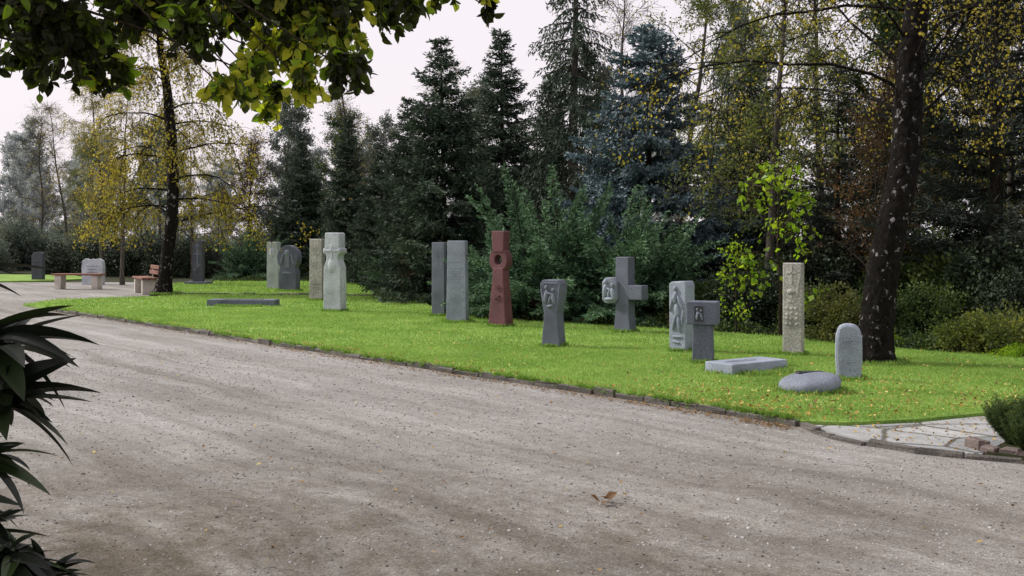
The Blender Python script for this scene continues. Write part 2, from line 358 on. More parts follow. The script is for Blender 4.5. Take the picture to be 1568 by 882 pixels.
kerbL=[(-9.86,24.2),(-6.97,20.8),(-4.85,18.2),(-3.09,16.1),(-1.98,14.75),(-.634,13.15),(.45,11.9),(1.345,10.85),(2.09,9.95),(2.42,9.5)]
lawn=kerbL+[(2.75,9.42),(3.39,9.58),(4.0,9.88),(4.56,10.13),(9,12),(9,14.5),(6.4,14.4),(5.4,15.4),(4.1,17.4),(2.3,19),(.19,20.6),(-1.6,24),(-2.4,28),(-3.0,34),(-6,38),(-10.5,38),(-11,36),(-9.5,31.5),(-8.3,30.2),(-9,28.8),(-10.9,27.4),(-11,25.6)]
sheetmesh('lawn',lawn,.05,m_lawn,.06)
lawn2=[(-30,37.5),(-17.5,38.2),(-15.8,39),(-15,41),(-17,44),(-34,50)]
sheetmesh('lawn_beyond',lawn2,.05,m_lawn,.06)
# paving
def pavemat():
    m,nt,out=newmat('crazy_paving');tc=N(nt,'ShaderNodeTexCoord')
    v=N(nt,'ShaderNodeTexVoronoi',feature='DISTANCE_TO_EDGE');v.inputs['Scale'].default_value=1.7
    v2=N(nt,'ShaderNodeTexVoronoi');v2.inputs['Scale'].default_value=1.7
    nn=N(nt,'ShaderNodeTexNoise');nn.inputs['Scale'].default_value=9;nn.inputs['Detail'].default_value=8;nn.inputs['Roughness'].default_value=.7
    va=N(nt,'ShaderNodeVectorMath',operation='MULTIPLY_ADD');va.inputs[1].default_value=(.08,.08,0)
    nt.links.new(nn.outputs['Color'],va.inputs[0]);nt.links.new(tc.outputs['Object'],va.inputs[2]);nt.links.new(tc.outputs['Object'],nn.inputs['Vector'])
    for x in(v,v2):nt.links.new(va.outputs[0],x.inputs['Vector'])
    r=ramp(nt,[(.25,(.24,.25,.245)),(.75,(.42,.43,.44))]);nt.links.new(nn.outputs[0],r.inputs[0])
    sp=N(nt,'ShaderNodeSeparateColor');nt.links.new(v2.outputs['Color'],sp.inputs[0])
    rc=ramp(nt,[(0,(.68,.69,.71)),(1,(1.15,1.13,1.1))]);nt.links.new(sp.outputs[0],rc.inputs[0])
    rj=ramp(nt,[(.012,(.28,.27,.22)),(.04,(1,1,1))]);nt.links.new(v.outputs['Distance'],rj.inputs[0])
    c=r.outputs[0]
    for q in(rj,rc):
        mx=N(nt,'ShaderNodeMix',data_type='RGBA',blend_type='MULTIPLY');mx.inputs[0].default_value=1
        nt.links.new(c,mx.inputs[6]);nt.links.new(q.outputs[0],mx.inputs[7]);c=mx.outputs[2]
    p=N(nt,'ShaderNodeBsdfPrincipled');p.inputs['Roughness'].default_value=.7;nt.links.new(c,p.inputs['Base Color'])
    b=N(nt,'ShaderNodeBump');b.inputs['Strength'].default_value=.6;b.inputs['Distance'].default_value=.02;nt.links.new(rj.outputs[0],b.inputs['Height']);nt.links.new(b.outputs[0],p.inputs['Normal'])
    nt.links.new(p.outputs[0],out.inputs[0]);return m
kerbR=[(2.42,9.5),(2.47,9.1),(2.62,8.72),(2.95,8.35),(3.3,8.1),(3.75,7.85)]
sheetmesh('stone_paving',[(2.5,9.44),(2.55,9.1),(2.72,8.75),(3.0,8.4),(3.35,8.15),(3.7,8.6),(4.3,9.3),(6.5,10.8),(4.56,10.1),(4.0,9.85),(3.39,9.55),(2.75,9.39)],.026,pavemat(),.03)

def box_acc(a,c,u,hl,hw,z0,z1,mat,rnd,jit=.004):
    u=np.array([u[0],u[1],0.]);v=np.array([-u[1],u[0],0.]);c=np.array([c[0],c[1],0.])
    V=[]
    for z,s in((z0,1),(z1-.012,1),(z1,.86)):
        for sx,sy in((-1,-1),(1,-1),(1,1),(-1,1)):
            V.append(c+u*sx*hl*(s if s==1 else 1-.012/hl)+v*sy*hw*(1 if s==1 else s)+np.array([0,0,z])+R.normal(size=3)*jit)
    F=[]
    for l in(0,4):
        for i in range(4):F.append([l+i,l+(i+1)%4,l+4+(i+1)%4,l+4+i])
    F.append([8,9,10,11]);a.add(V,F,mat,rnd)
def kerb(name,pts,mat,bl=.34,hw=.035,z1=.055,gap=.01):
    a=Acc()
    P=np.array(pts,float);seg=np.linalg.norm(np.diff(P,axis=0),axis=1);cum=np.concatenate([[0],np.cumsum(seg)])
    s=0
    while s<cum[-1]-.05:
        L=bl*R.uniform(.7,1.3);e=min(s+L,cum[-1]);m=(s+e)/2
        c=[np.interp(m,cum,P[:,i]) for i in(0,1)];c2=[np.interp(min(m+.1,cum[-1]),cum,P[:,i]) for i in(0,1)];c1=[np.interp(max(m-.1,0),cum,P[:,i]) for i in(0,1)]
        u=np.array(c2)-np.array(c1);u/=np.linalg.norm(u)
        u+=np.array([-u[1],u[0]])*R.normal()*.02
        box_acc(a,c+R.normal(size=2)*.006,u,(e-s)/2-gap/2,hw,-.02,z1+R.normal()*.008,1,R.random(),.006)
        s=e
    me=a.mesh(name,[mat,mat]);return place(name,me,(0,0,0))
m_kerb=stonemat('kerb_stone',(.075,.066,.058),.45,.4,.4,60)
m_brick=stonemat('bed_brick',(.12,.09,.08),.3,.3,.4,60)
kerb('kerb',[(x-.03,y-.02) for x,y in kerbL],m_kerb,.42,.03,.058)
kerb('kerb',kerbR,m_kerb,z1=.035)
kerb('path_edging',[(-8.9,30.1),(-6,29.4),(-2.9,28.9)],m_kerb,.5,.06,.09)
# grass blades + leaf litter
def inpoly(p,poly):
    x,y=p[:,0],p[:,1];r=np.zeros(len(p),bool);n=len(poly);j=n-1
    for i in range(n):
        xi,yi=poly[i];xj,yj=poly[j]
        c=((yi>y)!=(yj>y))&(x<(xj-xi)*(y-yi)/(yj-yi+1e-12)+xi);r^=c;j=i
    return r
def scatter(n,poly,x0,x1,y0,y1):
    p=np.stack([R.uniform(x0,x1,n),R.uniform(y0,y1,n)],1);return p[inpoly(p,poly)]
a=Acc()
for n,x0,x1,y0,y1,h,w in((300000,-3.5,9,9.2,16,.032,.007),(150000,-11,5,16,24,.036,.012),(60000,-11.5,0,24,38,.045,.02)):
    p=scatter(n,lawn,x0,x1,y0,y1);n=len(p)
    P=np.concatenate([p,np.full((n,1),.048)],1)
    cl=.5+.5*np.sin(p[:,0]*2.3+np.sin(p[:,1]*1.7)*2)*np.sin(p[:,1]*1.9+1)
    c2=.5+.5*np.sin(p[:,0]*7.3+np.sin(p[:,1]*5.1)*2)*np.sin(p[:,1]*6.3+1)
    a.leaves(P,R.normal(size=(n,3))*.55+np.array([0,0,.8]),h*R.uniform(.6,1.4,n)*(.8+.4*c2),w,1,np.clip(cl*.25+c2*.2+R.random(n)*.55,0,1))
# longer uncut grass round the foot of each stone and trunk
feet=[(-5.9,25,.5),(-4.63,27.05,.2),(-3.61,23.2,.24),(-1.4,21.9,.18),(-.97,20.3,.24),(-.19,19.35,.2),(.58,15.83,.16),(1.81,18.2,.18),(2.27,15.2,.16),(2.32,13.8,.14),(2.68,13.0,.42),(2.95,11.3,.3),(3.65,14.75,.15),(3.61,12.2,.15),(4.4,13.8,.33),(-9.15,30,.32),(-6.2,31.7,.3)]
for fx,fy,fr in feet:
    n=int(1400*fr/.3);th=R.random(n)*6.283;rr=fr*(.75+.45*R.random(n))
    P=np.stack([fx+np.cos(th)*rr,fy+np.sin(th)*rr,np.full(n,.045)],1)
    a.leaves(P,R.normal(size=(n,3))*.35+np.array([0,0,1.]),R.uniform(.03,.085,n),.008+.0003*fy,1,R.random(n)*.7)
cum=np.array(kerbL);k=R.random(26000)*(len(kerbL)-1.001);q=k.astype(int);e=cum[q]+(cum[q+1]-cum[q])*(k-q)[:,None];n=len(e)
off=np.abs(R.normal(size=n))*.03-.04
e+=np.stack([off*.75,off*.65],1)
clump=(np.sin(k*9)+np.sin(k*23+1)+np.sin(k*51)+R.normal(size=n)*.5)>.1
e=e[clump];n=len(e)
a.leaves(np.concatenate([e,np.full((n,1),.05)],1),R.normal(size=(n,3))*.6+np.array([-.35,-.35,.5]),.05*R.uniform(.6,1.6,n),.008,1,R.random(n)*.6)
place('lawn_grass',a.mesh('lawn_grass',[m_grass,m_grass]),(0,0,0))
a=Acc()
def litter(p,z,smin,smax,lo=0,hi=1):
    n=len(p);P=np.concatenate([p,np.full((n,1),z)+R.uniform(0,.012,(n,1))],1);sz=R.uniform(smin,smax,n)
    d=R.normal(size=(n,3));d[:,2]*=.25;up=R.normal(size=(n,3))*.3+np.array([0,0,1.])
    a.blades(P,d,up,sz,sz*.75,R.uniform(-.3,.3,n),1,lo+(hi-lo)*R.random(n),k=2)
pl=scatter(8000,lawn,1.2,9,9.4,14);w_=np.exp(-((pl[:,1]-10.3)/1.3)**2)*.85+.10
litter(pl[R.random(len(pl))<w_],.075,.018,.042)
litter(scatter(900,lawn,-1,9,9.4,16),.075,.018,.04,.3)
litter(scatter(900,lawn,-11,3,14,38),.08,.022,.045,.4)
kp=[(x-.03,y-.03) for x,y in kerbL];cum=np.array(kp);k=R.random(2600)*(len(kp)-1.001);q=k.astype(int);e=cum[q]+(cum[q+1]-cum[q])*(k-q)[:,None]
litter(e-np.abs(R.normal(size=e.shape))*.09-np.array([.03,.03]),.008,.012,.032,0,.55)
e2=cum[q[:1000]]+(cum[q[:1000]+1]-cum[q[:1000]])*(k[:1000]-q[:1000])[:,None]
litter(e2+np.abs(R.normal(size=e2.shape))*.15,.07,.015,.04,.1,.9)
pv=[(2.6,9.3),(2.8,8.7),(3.35,8.2),(4.3,9.3),(4.5,10.0),(3.4,9.5)]
litter(scatter(900,pv,2.5,4.6,8.1,10.1),.03,.012,.035,0,.9)
road=[(-8,24),(-10,5),(-4,3.5),(5,3.5),(3.4,7.9),(2.4,9.2),(-2,14.4),(-7,20)]
litter(scatter(520,road,-9,5,4,22),.01,.015,.04,.3,1)
litter(scatter(420,road,-9,5,4,22),.01,.01,.035,0,.3)
litter(np.array([[.52,6.75],[.55,6.78],[.58,6.74],[.60,6.77]]),.02,.06,.09,.0,.2)
place('fallen_leaves',a.mesh('fallen_leaves',[m_fall,m_fall]),(0,0,0))
# pebbles
a=Acc();p=scatter(22000,road,-9,5,4,16);n=len(p);s=R.uniform(.0025,.007,n)*(1+(R.random(n)>.98)*.9)
th=R.random(n)*6.28
base=np.array([[-1,-1,-.3],[1,-1,-.3],[1,1,-.3],[-1,1,-.3],[-.6,-.6,.6],[.6,-.6,.6],[.6,.6,.6],[-.6,.6,.6]])
bb=base[None]*(1+R.normal(size=(n,8,3))*.2)*s[:,None,None]
c,sn=np.cos(th)[:,None],np.sin(th)[:,None]
x=bb[...,0]*c-bb[...,1]*sn;y=bb[...,0]*sn+bb[...,1]*c
V=np.stack([x+p[:,0:1],y+p[:,1:2],bb[...,2]+.006],-1)
q=np.array([[0,1,5,4],[1,2,6,5],[2,3,7,6],[3,0,4,7],[4,5,6,7]])
a.add(V,(q[None]+(np.arange(n)*8)[:,None,None]),1,np.repeat(R.random(n),5))
m_peb=leafmat('pebbles',[(0,(.07,.065,.06)),(.5,(.23,.225,.215)),(1,(.48,.47,.46))],0,.8)
place('gravel_stones',a.mesh('gravel_stones',[m_peb,m_peb]),(0,0,0))

# ------------------------------------------------------------------ gravestones
def bm_obj(bm,name,mat,parent,bevel=.008,segs=2,smooth=False):
    bmesh.ops.recalc_face_normals(bm,faces=bm.faces)
    me=bpy.data.meshes.new(name);bm.to_mesh(me);bm.free();me.materials.append(mat)
    if smooth: me.polygons.foreach_set('use_smooth',[True]*len(me.polygons))
    o=bpy.data.objects.new(name,me);COL.objects.link(o);o.parent=parent
    if bevel:
        b=o.modifiers.new('b','BEVEL');b.width=bevel;b.segments=segs;b.limit_method='ANGLE';b.angle_limit=.5
    return o
def prism(parent,name,outline,depth,mat,y0=0,bevel=.01,taper=1.0):
    bm=bmesh.new();zs=[p[1] for p in outline];zm=max(zs)
    f=[];b=[]
    for x,z in outline:
        d=depth/2*(1+(taper-1)*z/max(zm,.001))
        f.append(bm.verts.new((x,y0-d,z)));b.append(bm.verts.new((x,y0+d,z)))
    bm.faces.new(f);bm.faces.new(b[::-1]);n=len(f)
    for i in range(n):bm.faces.new([f[i],b[i],b[(i+1)%n],f[(i+1)%n]])
    return bm_obj(bm,name,mat,parent,bevel)
def carve(parent,name,parts,mat,bevel=.004):
    bm=bmesh.new()
    for p in parts:
        k=p[0]
        if k=='b':
            _,x,y,z,sx,sy,sz=p[:7];r=p[7] if len(p)>7 else 0
            M=Matrix.Translation((x,y,z))@Matrix.Rotation(r,4,'Y')@Matrix.Diagonal((sx,sy,sz,1))
            bmesh.ops.create_cube(bm,size=1,matrix=M)
        elif k=='s':
            _,x,y,z,sx,sy,sz=p[:7];r=p[7] if len(p)>7 else 0
            bmesh.ops.create_icosphere(bm,subdivisions=2,radius=1,matrix=Matrix.Translation((x,y,z))@Matrix.Rotation(r,4,'Y')@Matrix.Diagonal((sx,sy,sz,1)))
    return bm_obj(bm,name,mat,parent,bevel,1)
def rect(w,h,wt=None,n=1):
    wt=wt or w;return [(-w/2,-.05),(w/2,-.05),(wt/2,h),(-wt/2,h)]
g_blue=stonemat('granite_blue_grey',(.25,.28,.345))
g_mid=stonemat('granite_grey',(.105,.117,.158))
g_rel=stonemat('granite_weathered',(.165,.185,.23))
g_dark=stonemat('granite_dark',(.055,.058,.078))
g_light=stonemat('limestone_light',(.42,.45,.49))
g_tan=stonemat('sandstone_tan',(.36,.345,.32),.3,.3,.5,40)
g_red=stonemat('granite_red',(.125,.045,.055))
g_ink=stonemat('incised_dark',(.04,.04,.05))
Z=.05
def G(name,x,y,rot): return empty(name,(x,y,Z),math.radians(rot))
g=G('gravestone',-16.57,39.8,-10);prism(g,'slab',[(-.2,-.05),(.2,-.05),(.21,.9),(.1,.97),(-.12,.95),(-.2,.85)],.2,g_dark);carve(g,'inscription',[('b',0,-.1,.6,.25,.02,.04),('b',0,-.1,.5,.2,.02,.03)],g_ink)
g=G('headstone',-13.5,36.7,-5)
prism(g,'slab',[(-.34,-.05),(.34,-.05),(.36,.5),(.33,.72),(.2,.8),(.07,.75),(0,.79),(-.1,.75),(-.22,.8),(-.33,.72),(-.36,.5)],.2,g_light);carve(g,'inscription',[('b',0,-.1,.55,.4,.02,.03),('b',0,-.1,.45,.3,.02,.03),('b',0,-.1,.35,.35,.02,.03)],g_blue)
g=G('openwork_stele',-9.97,36.2,-8)
prism(g,'plinth',[(-.38,-.05),(.38,-.05),(.38,.08),(-.38,.08)],.5,g_mid)
prism(g,'stele',[(-.17,.08),(.17,.08),(.17,1.35),(.1,1.39),(-.1,1.36),(-.17,1.3)],.18,g_dark)
carve(g,'relief',[('b',0,-.09,.95,.24,.03,.04),('b',0,-.09,.85,.06,.03,.7),('b',.07,-.09,.6,.06,.03,.1,.5),('b',-.07,-.09,.45,.06,.03,.1,-.5),('s',0,-.09,1.2,.08,.03,.08)],g_mid)
g=G('tall_headstone',-6.95,33.2,-15);prism(g,'slab',rect(.36,1.35,.34),.2,g_light);carve(g,'relief',[('s',0,-.1,1.05,.1,.03,.14),('b',0,-.1,.7,.16,.02,.2)],g_light)
g=G('round_headstone',-6.2,31.7,-20)
ol=[(-.26,-.05),(.26,-.05),(.28,.45)];ol+=[(.33*math.cos(t),.92+.35*math.sin(t)) for t in np.linspace(-.8,math.pi+.8,22)];ol+=[(-.28,.45)]
prism(g,'disc_slab',ol,.24,g_mid)
carve(g,'relief',[('s',0.0,-.12,1.05,.09,.04,.1),('b',0,-.12,.82,.14,.04,.35),('b',-.16,-.12,.9,.05,.04,.3,.3),('b',.16,-.12,.9,.05,.04,.3,-.3),('b',0,-.12,.5,.3,.03,.05)],g_rel)
g=G('narrow_stele',-3.3,31.7,0);prism(g,'slab',[(-.09,-.05),(.09,-.05),(.08,.78),(0,.83),(-.08,.78)],.15,g_red);carve(g,'relief',[('b',0,-.08,.6,.1,.02,.03),('b',0,-.08,.55,.03,.02,.2)],g_ink)
g=G('grave_slab',-5.9,25.0,-4);prism(g,'slab',[(-.76,-.04),(.76,-.04),(.75,.14),(-.75,.14)],.42,g_mid);carve(g,'inscription',[('b',0,0,.142,.9,.12,.006)],g_dark,.001)
g=G('tan_stele',-4.63,27.05,-12);prism(g,'stele',rect(.33,1.46,.31),.22,g_tan,bevel=.02);carve(g,'relief',[('b',0,-.11,1.1,.2,.02,.04),('b',0,-.11,1.0,.05,.02,.5),('b',0,-.11,.4,.2,.02,.03),('b',0,-.11,.32,.2,.02,.03)],g_tan)
g=G('cross_stele',-3.61,23.2,-22)
prism(g,'stele',[(-.2,-.05),(.2,-.05),(.195,.6),(.19,.88),(.165,.96),(.135,1.03),(.13,1.10),(.15,1.16),(.21,1.19),(.21,1.27),(.17,1.29),(.165,1.58),(.14,1.6),(-.14,1.6),(-.165,1.58),(-.17,1.29),(-.21,1.27),(-.21,1.19),(-.15,1.16),(-.13,1.10),(-.135,1.03),(-.165,.96),(-.19,.88),(-.195,.6)],.26,g_light,bevel=.025)
carve(g,'relief',[('b',0,-.13,1.23,.38,.035,.045),('b',0,-.13,1.2,.05,.035,.3),('s',0,-.125,.93,.1,.035,.16)],g_light,.01)
g=G('granite_stele',-1.40,21.9,-12);prism(g,'stele',rect(.25,1.41,.24),.2,g_rel);carve(g,'relief',[('b',0,-.1,1.1,.02,.012,.4),('b',0,-.1,1.15,.1,.012,.02)],g_rel,.001)
g=G('inscribed_stele',-.97,20.3,-15);prism(g,'stele',rect(.37,1.45,.33),.2,g_blue,taper=.85)
carve(g,'inscription',[('b',R.normal()*.01,-.0985+.0007*i,.62+i*.05,.2+.06*math.sin(i*2.1),.008,.012) for i in range(10)],g_blue,.001)
g=G('celtic_cross',-.19,19.35,-32)
prism(g,'shaft',[(-.185,-.05),(.185,-.05),(.15,.35),(.115,.75),(.105,1.0),(-.105,1.0),(-.115,.75),(-.15,.35)],.26,g_red,taper=.75,bevel=.015)
prism(g,'top_block',[(-.11,1.26),(.11,1.26),(.125,1.62),(-.125,1.62)],.2,g_red,bevel=.012)
bm=bmesh.new();K=36;zc=1.13
rings=[]
for (r,y) in((.18,-.09),(.18,.09),(.075,.09),(.075,-.09)):
    rings.append([bm.verts.new((r*math.cos(t),y,zc+r*1.15*math.sin(t))) for t in np.linspace(0,2*math.pi,K,endpoint=False)])
for i in range(4):
    A=rings[i];B=rings[(i+1)%4]
    for j in range(K):bm.faces.new([A[j],A[(j+1)%K],B[(j+1)%K],B[j]])
bm_obj(bm,'ring',g_red,g,.012)
carve(g,'interlace',[('b',0,-.125,.5,.12,.02,.015,.6),('b',0,-.125,.5,.12,.02,.015,-.6),('b',0,-.125,.68,.1,.02,.015,.6),('b',0,-.125,.68,.1,.02,.015,-.6)],g_red,.002)
# carved head stone
g=G('carved_headstone',.58,15.83,-28)
prism(g,'post',[(-.145,-.05),(.145,-.05),(.105,.40),(.10,.47),(.125,.60),(.155,.76),(.155,.88),(.12,.93),(-.12,.93),(-.155,.88),(-.155,.76),(-.125,.60),(-.10,.47),(-.105,.40)],.22,g_mid,bevel=.012)
carve(g,'figure_relief',[('s',-.06,-.11,.825,.026,.03,.034),('s',.045,-.11,.79,.024,.03,.03),('s',-.065,-.11,.70,.035,.035,.10,.15),('s',.05,-.11,.67,.032,.035,.095,-.2),('s',-.01,-.115,.74,.07,.03,.018,.3),('s',-.005,-.11,.66,.022,.03,.08,.3),('s',0,-.11,.57,.06,.03,.025,-.2),('b',0,-.11,.885,.22,.02,.016),('b',-.125,-.11,.74,.014,.02,.24,-.14),('b',.125,-.11,.74,.014,.02,.24,.14)],g_rel,.004)
g=G('stone_cross',1.81,18.2,-38)
prism(g,'upright',[(-.16,-.05),(.16,-.05),(.125,.3),(.12,.52),(.12,1.2),(-.12,1.2),(-.12,.52),(-.125,.3)],.2,g_mid)
prism(g,'arms',[(-.30,.525),(.37,.525),(.37,.755),(-.30,.755)],.196,g_mid)
prism(g,'figure_block',[(-.35,.50),(-.27,.45),(-.10,.47),(-.06,.52),(-.06,.80),(-.16,.87),(-.29,.87),(-.35,.80)],.30,g_rel,bevel=.02)
carve(g,'figure_relief',[('s',-.27,-.15,.80,.034,.05,.044),('s',-.28,-.15,.66,.045,.05,.12,.1),('s',-.14,-.15,.75,.03,.05,.04),('s',-.13,-.15,.61,.04,.05,.11,-.2),('s',-.20,-.155,.53,.10,.04,.03),('s',-.20,-.155,.68,.07,.035,.02,.5),('s',-.21,-.15,.61,.025,.04,.08,.25)],g_blue,.0)
g=G('carved_stele',2.27,15.2,-42)
prism(g,'stele',[(-.13,-.05),(.13,-.05),(.135,.88),(.11,.94),(-.1,.93),(-.135,.9)],.22,g_blue,bevel=.015)
carve(g,'figure_relief',[('s',-.03,-.11,.84,.03,.04,.036),('s',-.03,-.11,.72,.04,.045,.09,.15),('s',.05,-.11,.66,.022,.04,.12,-.4),('s',-.085,-.11,.64,.02,.04,.12,.25),('s',.0,-.11,.55,.045,.04,.10,-.2),('s',-.05,-.11,.38,.028,.035,.11,.2),('s',.03,-.11,.37,.03,.035,.12,-.12),('s',.085,-.11,.45,.018,.03,.12,.1),('s',0,-.11,.2,.09,.025,.02),('s',-.02,-.11,.13,.07,.025,.018,.2)],g_blue,.0)
g=G('block_headstone',2.32,13.8,-20)
prism(g,'stem',[(-.125,-.05),(.125,-.05),(.11,.468),(-.11,.468)],.17,g_mid)
prism(g,'head',[(-.185,.47),(.185,.47),(.185,.75),(-.185,.75)],.24,g_mid,bevel=.012)
carve(g,'relief_frame',[('b',-.09,-.12,.6,.008,.014,.2),('b',.03,-.12,.6,.008,.014,.2),('b',-.03,-.12,.7,.128,.014,.008),('b',-.03,-.12,.5,.128,.014,.008)],g_mid,.002)
carve(g,'relief_panel',[('b',-.03,-.1215,.6,.105,.004,.185)],g_ink,0)
carve(g,'relief_figure',[('s',-.05,-.124,.655,.014,.02,.018),('s',-.005,-.124,.64,.013,.02,.016),('s',-.05,-.124,.58,.018,.02,.055,.15),('s',0,-.124,.57,.015,.02,.05,-.2),('s',-.03,-.126,.61,.035,.015,.010,.4)],g_rel,.0)
g=G('grave_slab',2.68,13.0,36);prism(g,'slab',[(-.46,-.04),(.46,-.04),(.455,.12),(-.455,.12)],.42,g_blue,bevel=.012);carve(g,'inscription',[('b',-.1,-.05,.1205,.4,.012,.004),('b',-.1,0,.1205,.5,.012,.004),('b',-.1,.05,.1205,.35,.012,.004)],g_rel,0)
g=G('boulder_gravestone',2.95,11.3,8)
bm=bmesh.new();bmesh.ops.create_icosphere(bm,subdivisions=4,radius=1)
for v in bm.verts:
    n=1+.05*math.sin(v.co.x*3+1)+.04*math.sin(v.co.y*4+v.co.x*2)
    z=v.co.z;z=math.copysign(abs(z)**.8,z);v.co=Vector((v.co.x*.315*n,v.co.y*.30*n,(z*.12+.065)+(.03*v.co.x)))
bm_obj(bm,'boulder',g_rel,g,0,smooth=True)
carve(g,'panel',[('b',.03,.0,.182,.26,.012,.02),('b',.03,.09,.182,.26,.012,.02),('b',-.1,.045,.18,.012,.1,.02),('b',.16,.045,.18,.012,.1,.02),('b',.03,.045,.18,.16,.03,.02)],g_ink,.003)
g=G('relief_stele',3.65,14.75,-28)
prism(g,'stele',rect(.25,1.19,.245),.15,g_tan,bevel=.012)
pr=[('b',-.01,-.075,1.03,.03,.03,.24),('b',-.01,-.075,1.06,.12,.03,.03),('b',.08,-.075,.9,.03,.03,.3,.15),('s',-.01,-.075,.82,.06,.025,.04),('b',-.01,-.075,.74,.025,.03,.1),('b',-.01,-.075,.69,.09,.03,.025)]
for r in range(4):
    for c in range(3):pr.append(('s',-.065+c*.06+R.normal()*.006,-.075,.6-r*.065+R.normal()*.006,.025,.015,.026))
carve(g,'relief',pr,g_tan,.006)
g=G('rounded_headstone',3.61,12.2,-18)
prism(g,'slab',[(-.12,-.05),(.12,-.05),(.14,.2),(.138,.45),(.115,.55),(.06,.6),(-.05,.605),(-.11,.57),(-.135,.47),(-.14,.25)],.15,g_blue,bevel=.035)
carve(g,'cross_relief',[('b',0,-.073,.36,.012,.014,.26),('b',0,-.073,.42,.10,.014,.012),('b',.04,-.073,.2,.08,.014,.012)],g_blue,.003)

# ------------------------------------------------------------------ benches
m_wood=stonemat('bench_wood',(.20,.085,.055),.2,.15,.2,30);m_conc=stonemat('bench_concrete',(.46,.42,.37))
g=empty('park_bench',(-12.8,33.6,0),math.radians(-3))
for i in range(3):
    carve(g,'seat_slat',[('b',0,-.15+.15*i,.44,1.5,.13,.05)],m_wood,.008)
for sx in(-.55,.55):
    prism(g,'leg',[(sx-.09,0),(sx+.09,0),(sx+.1,.36),(sx+.1,.412),(sx-.1,.412),(sx-.1,.36)],.36,m_conc)
g=empty('park_bench',(-10.0,31.0,0),math.radians(-62))
for i in range(3):
    carve(g,'seat_slat',[('b',0,-.15+.15*i,.44,1.5,.13,.05)],m_wood,.008)
for i in range(2):carve(g,'backrest_slat',[('b',0,.27+.03*i,.58+.14*i,1.5,.035,.11)],m_wood,.008)
for sx in(-.55,.55):
    prism(g,'leg',[(sx-.06,0),(sx+.06,0),(sx+.07,.36),(sx+.07,.412),(sx-.07,.412),(sx-.07,.36)],.36,m_conc)
    carve(g,'back_post',[('b',sx,.305,.56,.05,.03,.36)],m_conc,.004)

# ------------------------------------------------------------------ trees
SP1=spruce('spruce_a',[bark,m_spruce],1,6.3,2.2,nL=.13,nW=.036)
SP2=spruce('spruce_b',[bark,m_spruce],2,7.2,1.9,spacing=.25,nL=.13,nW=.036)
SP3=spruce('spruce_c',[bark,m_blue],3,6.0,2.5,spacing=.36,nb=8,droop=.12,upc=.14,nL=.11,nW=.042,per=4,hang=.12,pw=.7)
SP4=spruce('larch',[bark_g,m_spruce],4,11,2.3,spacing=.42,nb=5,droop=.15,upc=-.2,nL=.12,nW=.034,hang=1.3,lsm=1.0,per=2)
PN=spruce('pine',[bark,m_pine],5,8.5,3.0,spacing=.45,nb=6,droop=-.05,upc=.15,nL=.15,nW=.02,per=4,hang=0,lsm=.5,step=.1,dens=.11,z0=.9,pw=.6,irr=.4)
JU1=juniper('juniper_a',[bark,m_jun],6,1.7,2.7)
JU2=juniper('juniper_b',[bark,m_jun],7,1.8,2.3)
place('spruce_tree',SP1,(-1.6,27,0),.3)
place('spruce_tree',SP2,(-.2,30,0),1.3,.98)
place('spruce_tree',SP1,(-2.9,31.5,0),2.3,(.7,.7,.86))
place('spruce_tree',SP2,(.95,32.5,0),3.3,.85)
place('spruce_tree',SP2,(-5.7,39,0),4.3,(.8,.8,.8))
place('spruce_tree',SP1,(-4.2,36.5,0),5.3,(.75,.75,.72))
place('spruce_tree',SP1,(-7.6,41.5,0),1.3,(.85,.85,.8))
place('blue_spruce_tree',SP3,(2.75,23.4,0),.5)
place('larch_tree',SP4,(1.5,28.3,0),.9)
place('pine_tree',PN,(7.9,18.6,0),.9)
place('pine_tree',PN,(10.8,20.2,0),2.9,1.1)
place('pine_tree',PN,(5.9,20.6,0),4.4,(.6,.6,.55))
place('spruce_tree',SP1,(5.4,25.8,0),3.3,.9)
place('juniper_bush',JU1,(.65,21.7,0),0)
place('juniper_bush',JU2,(2.15,21.0,0),1.1)
place('juniper_bush',JU2,(-.2,22.9,0),1.9,.8)
place('juniper_bush',JU2,(-9.3,40.5,0),2,.8)
place('juniper_bush',JU1,(-2.6,29.5,0),3,.6)

trk=[(4.36,13.8,-.1),(4.38,13.8,.06),(4.40,13.8,.25),(4.42,13.8,.5),(4.46,13.8,.9),(4.53,13.82,1.3),(4.62,13.84,1.7),(4.72,13.86,2.1),(4.79,13.88,2.5),(4.83,13.9,2.9),(4.85,13.9,3.3),(4.88,13.92,3.8),(4.97,13.95,4.4),(5.05,14,5.2),(5.1,14,6.2),(5.2,14,7.5),(5.3,14,9)]
tr=np.array([.36,.28,.225,.2,.19,.185,.185,.18,.175,.17,.165,.16,.14,.12,.10,.07,.02])
def densify(P,r,m=4):
    P=np.array(P);t=np.arange(len(P));u=np.linspace(0,len(P)-1,(len(P)-1)*m+1)
    return np.stack([np.interp(u,t,P[:,i]) for i in range(3)],1),np.interp(u,t,r)
tP,tR=densify(trk,tr,8)
me=decid('birch_r',[bark_b,m_yellow],21,9,.2,z0=.56,limb=3.4,nl=30,ns=9,nt=5,leaf_n=7,LL=.05,LW=.04,droop=-.2,up=.55,trunk=tP,tr=tR,k=28,twl=.9,zmin=2.4,rmax=.024,topk=.5)
place('birch_tree',me,(0,0,0))
trk=[(-9.25,30,-.1),(-9.2,30,.1),(-9.15,30,.4),(-9.08,30,1),(-8.97,30,2),(-8.93,30,3),(-8.98,30,4.2),(-9.1,30,5.5),(-9.28,30,6.5),(-9.3,30,7.6),(-9.2,30,9)]
tr=np.array([.33,.25,.2,.175,.16,.15,.14,.12,.09,.06,.02]);tP,tR=densify(trk,tr,3)
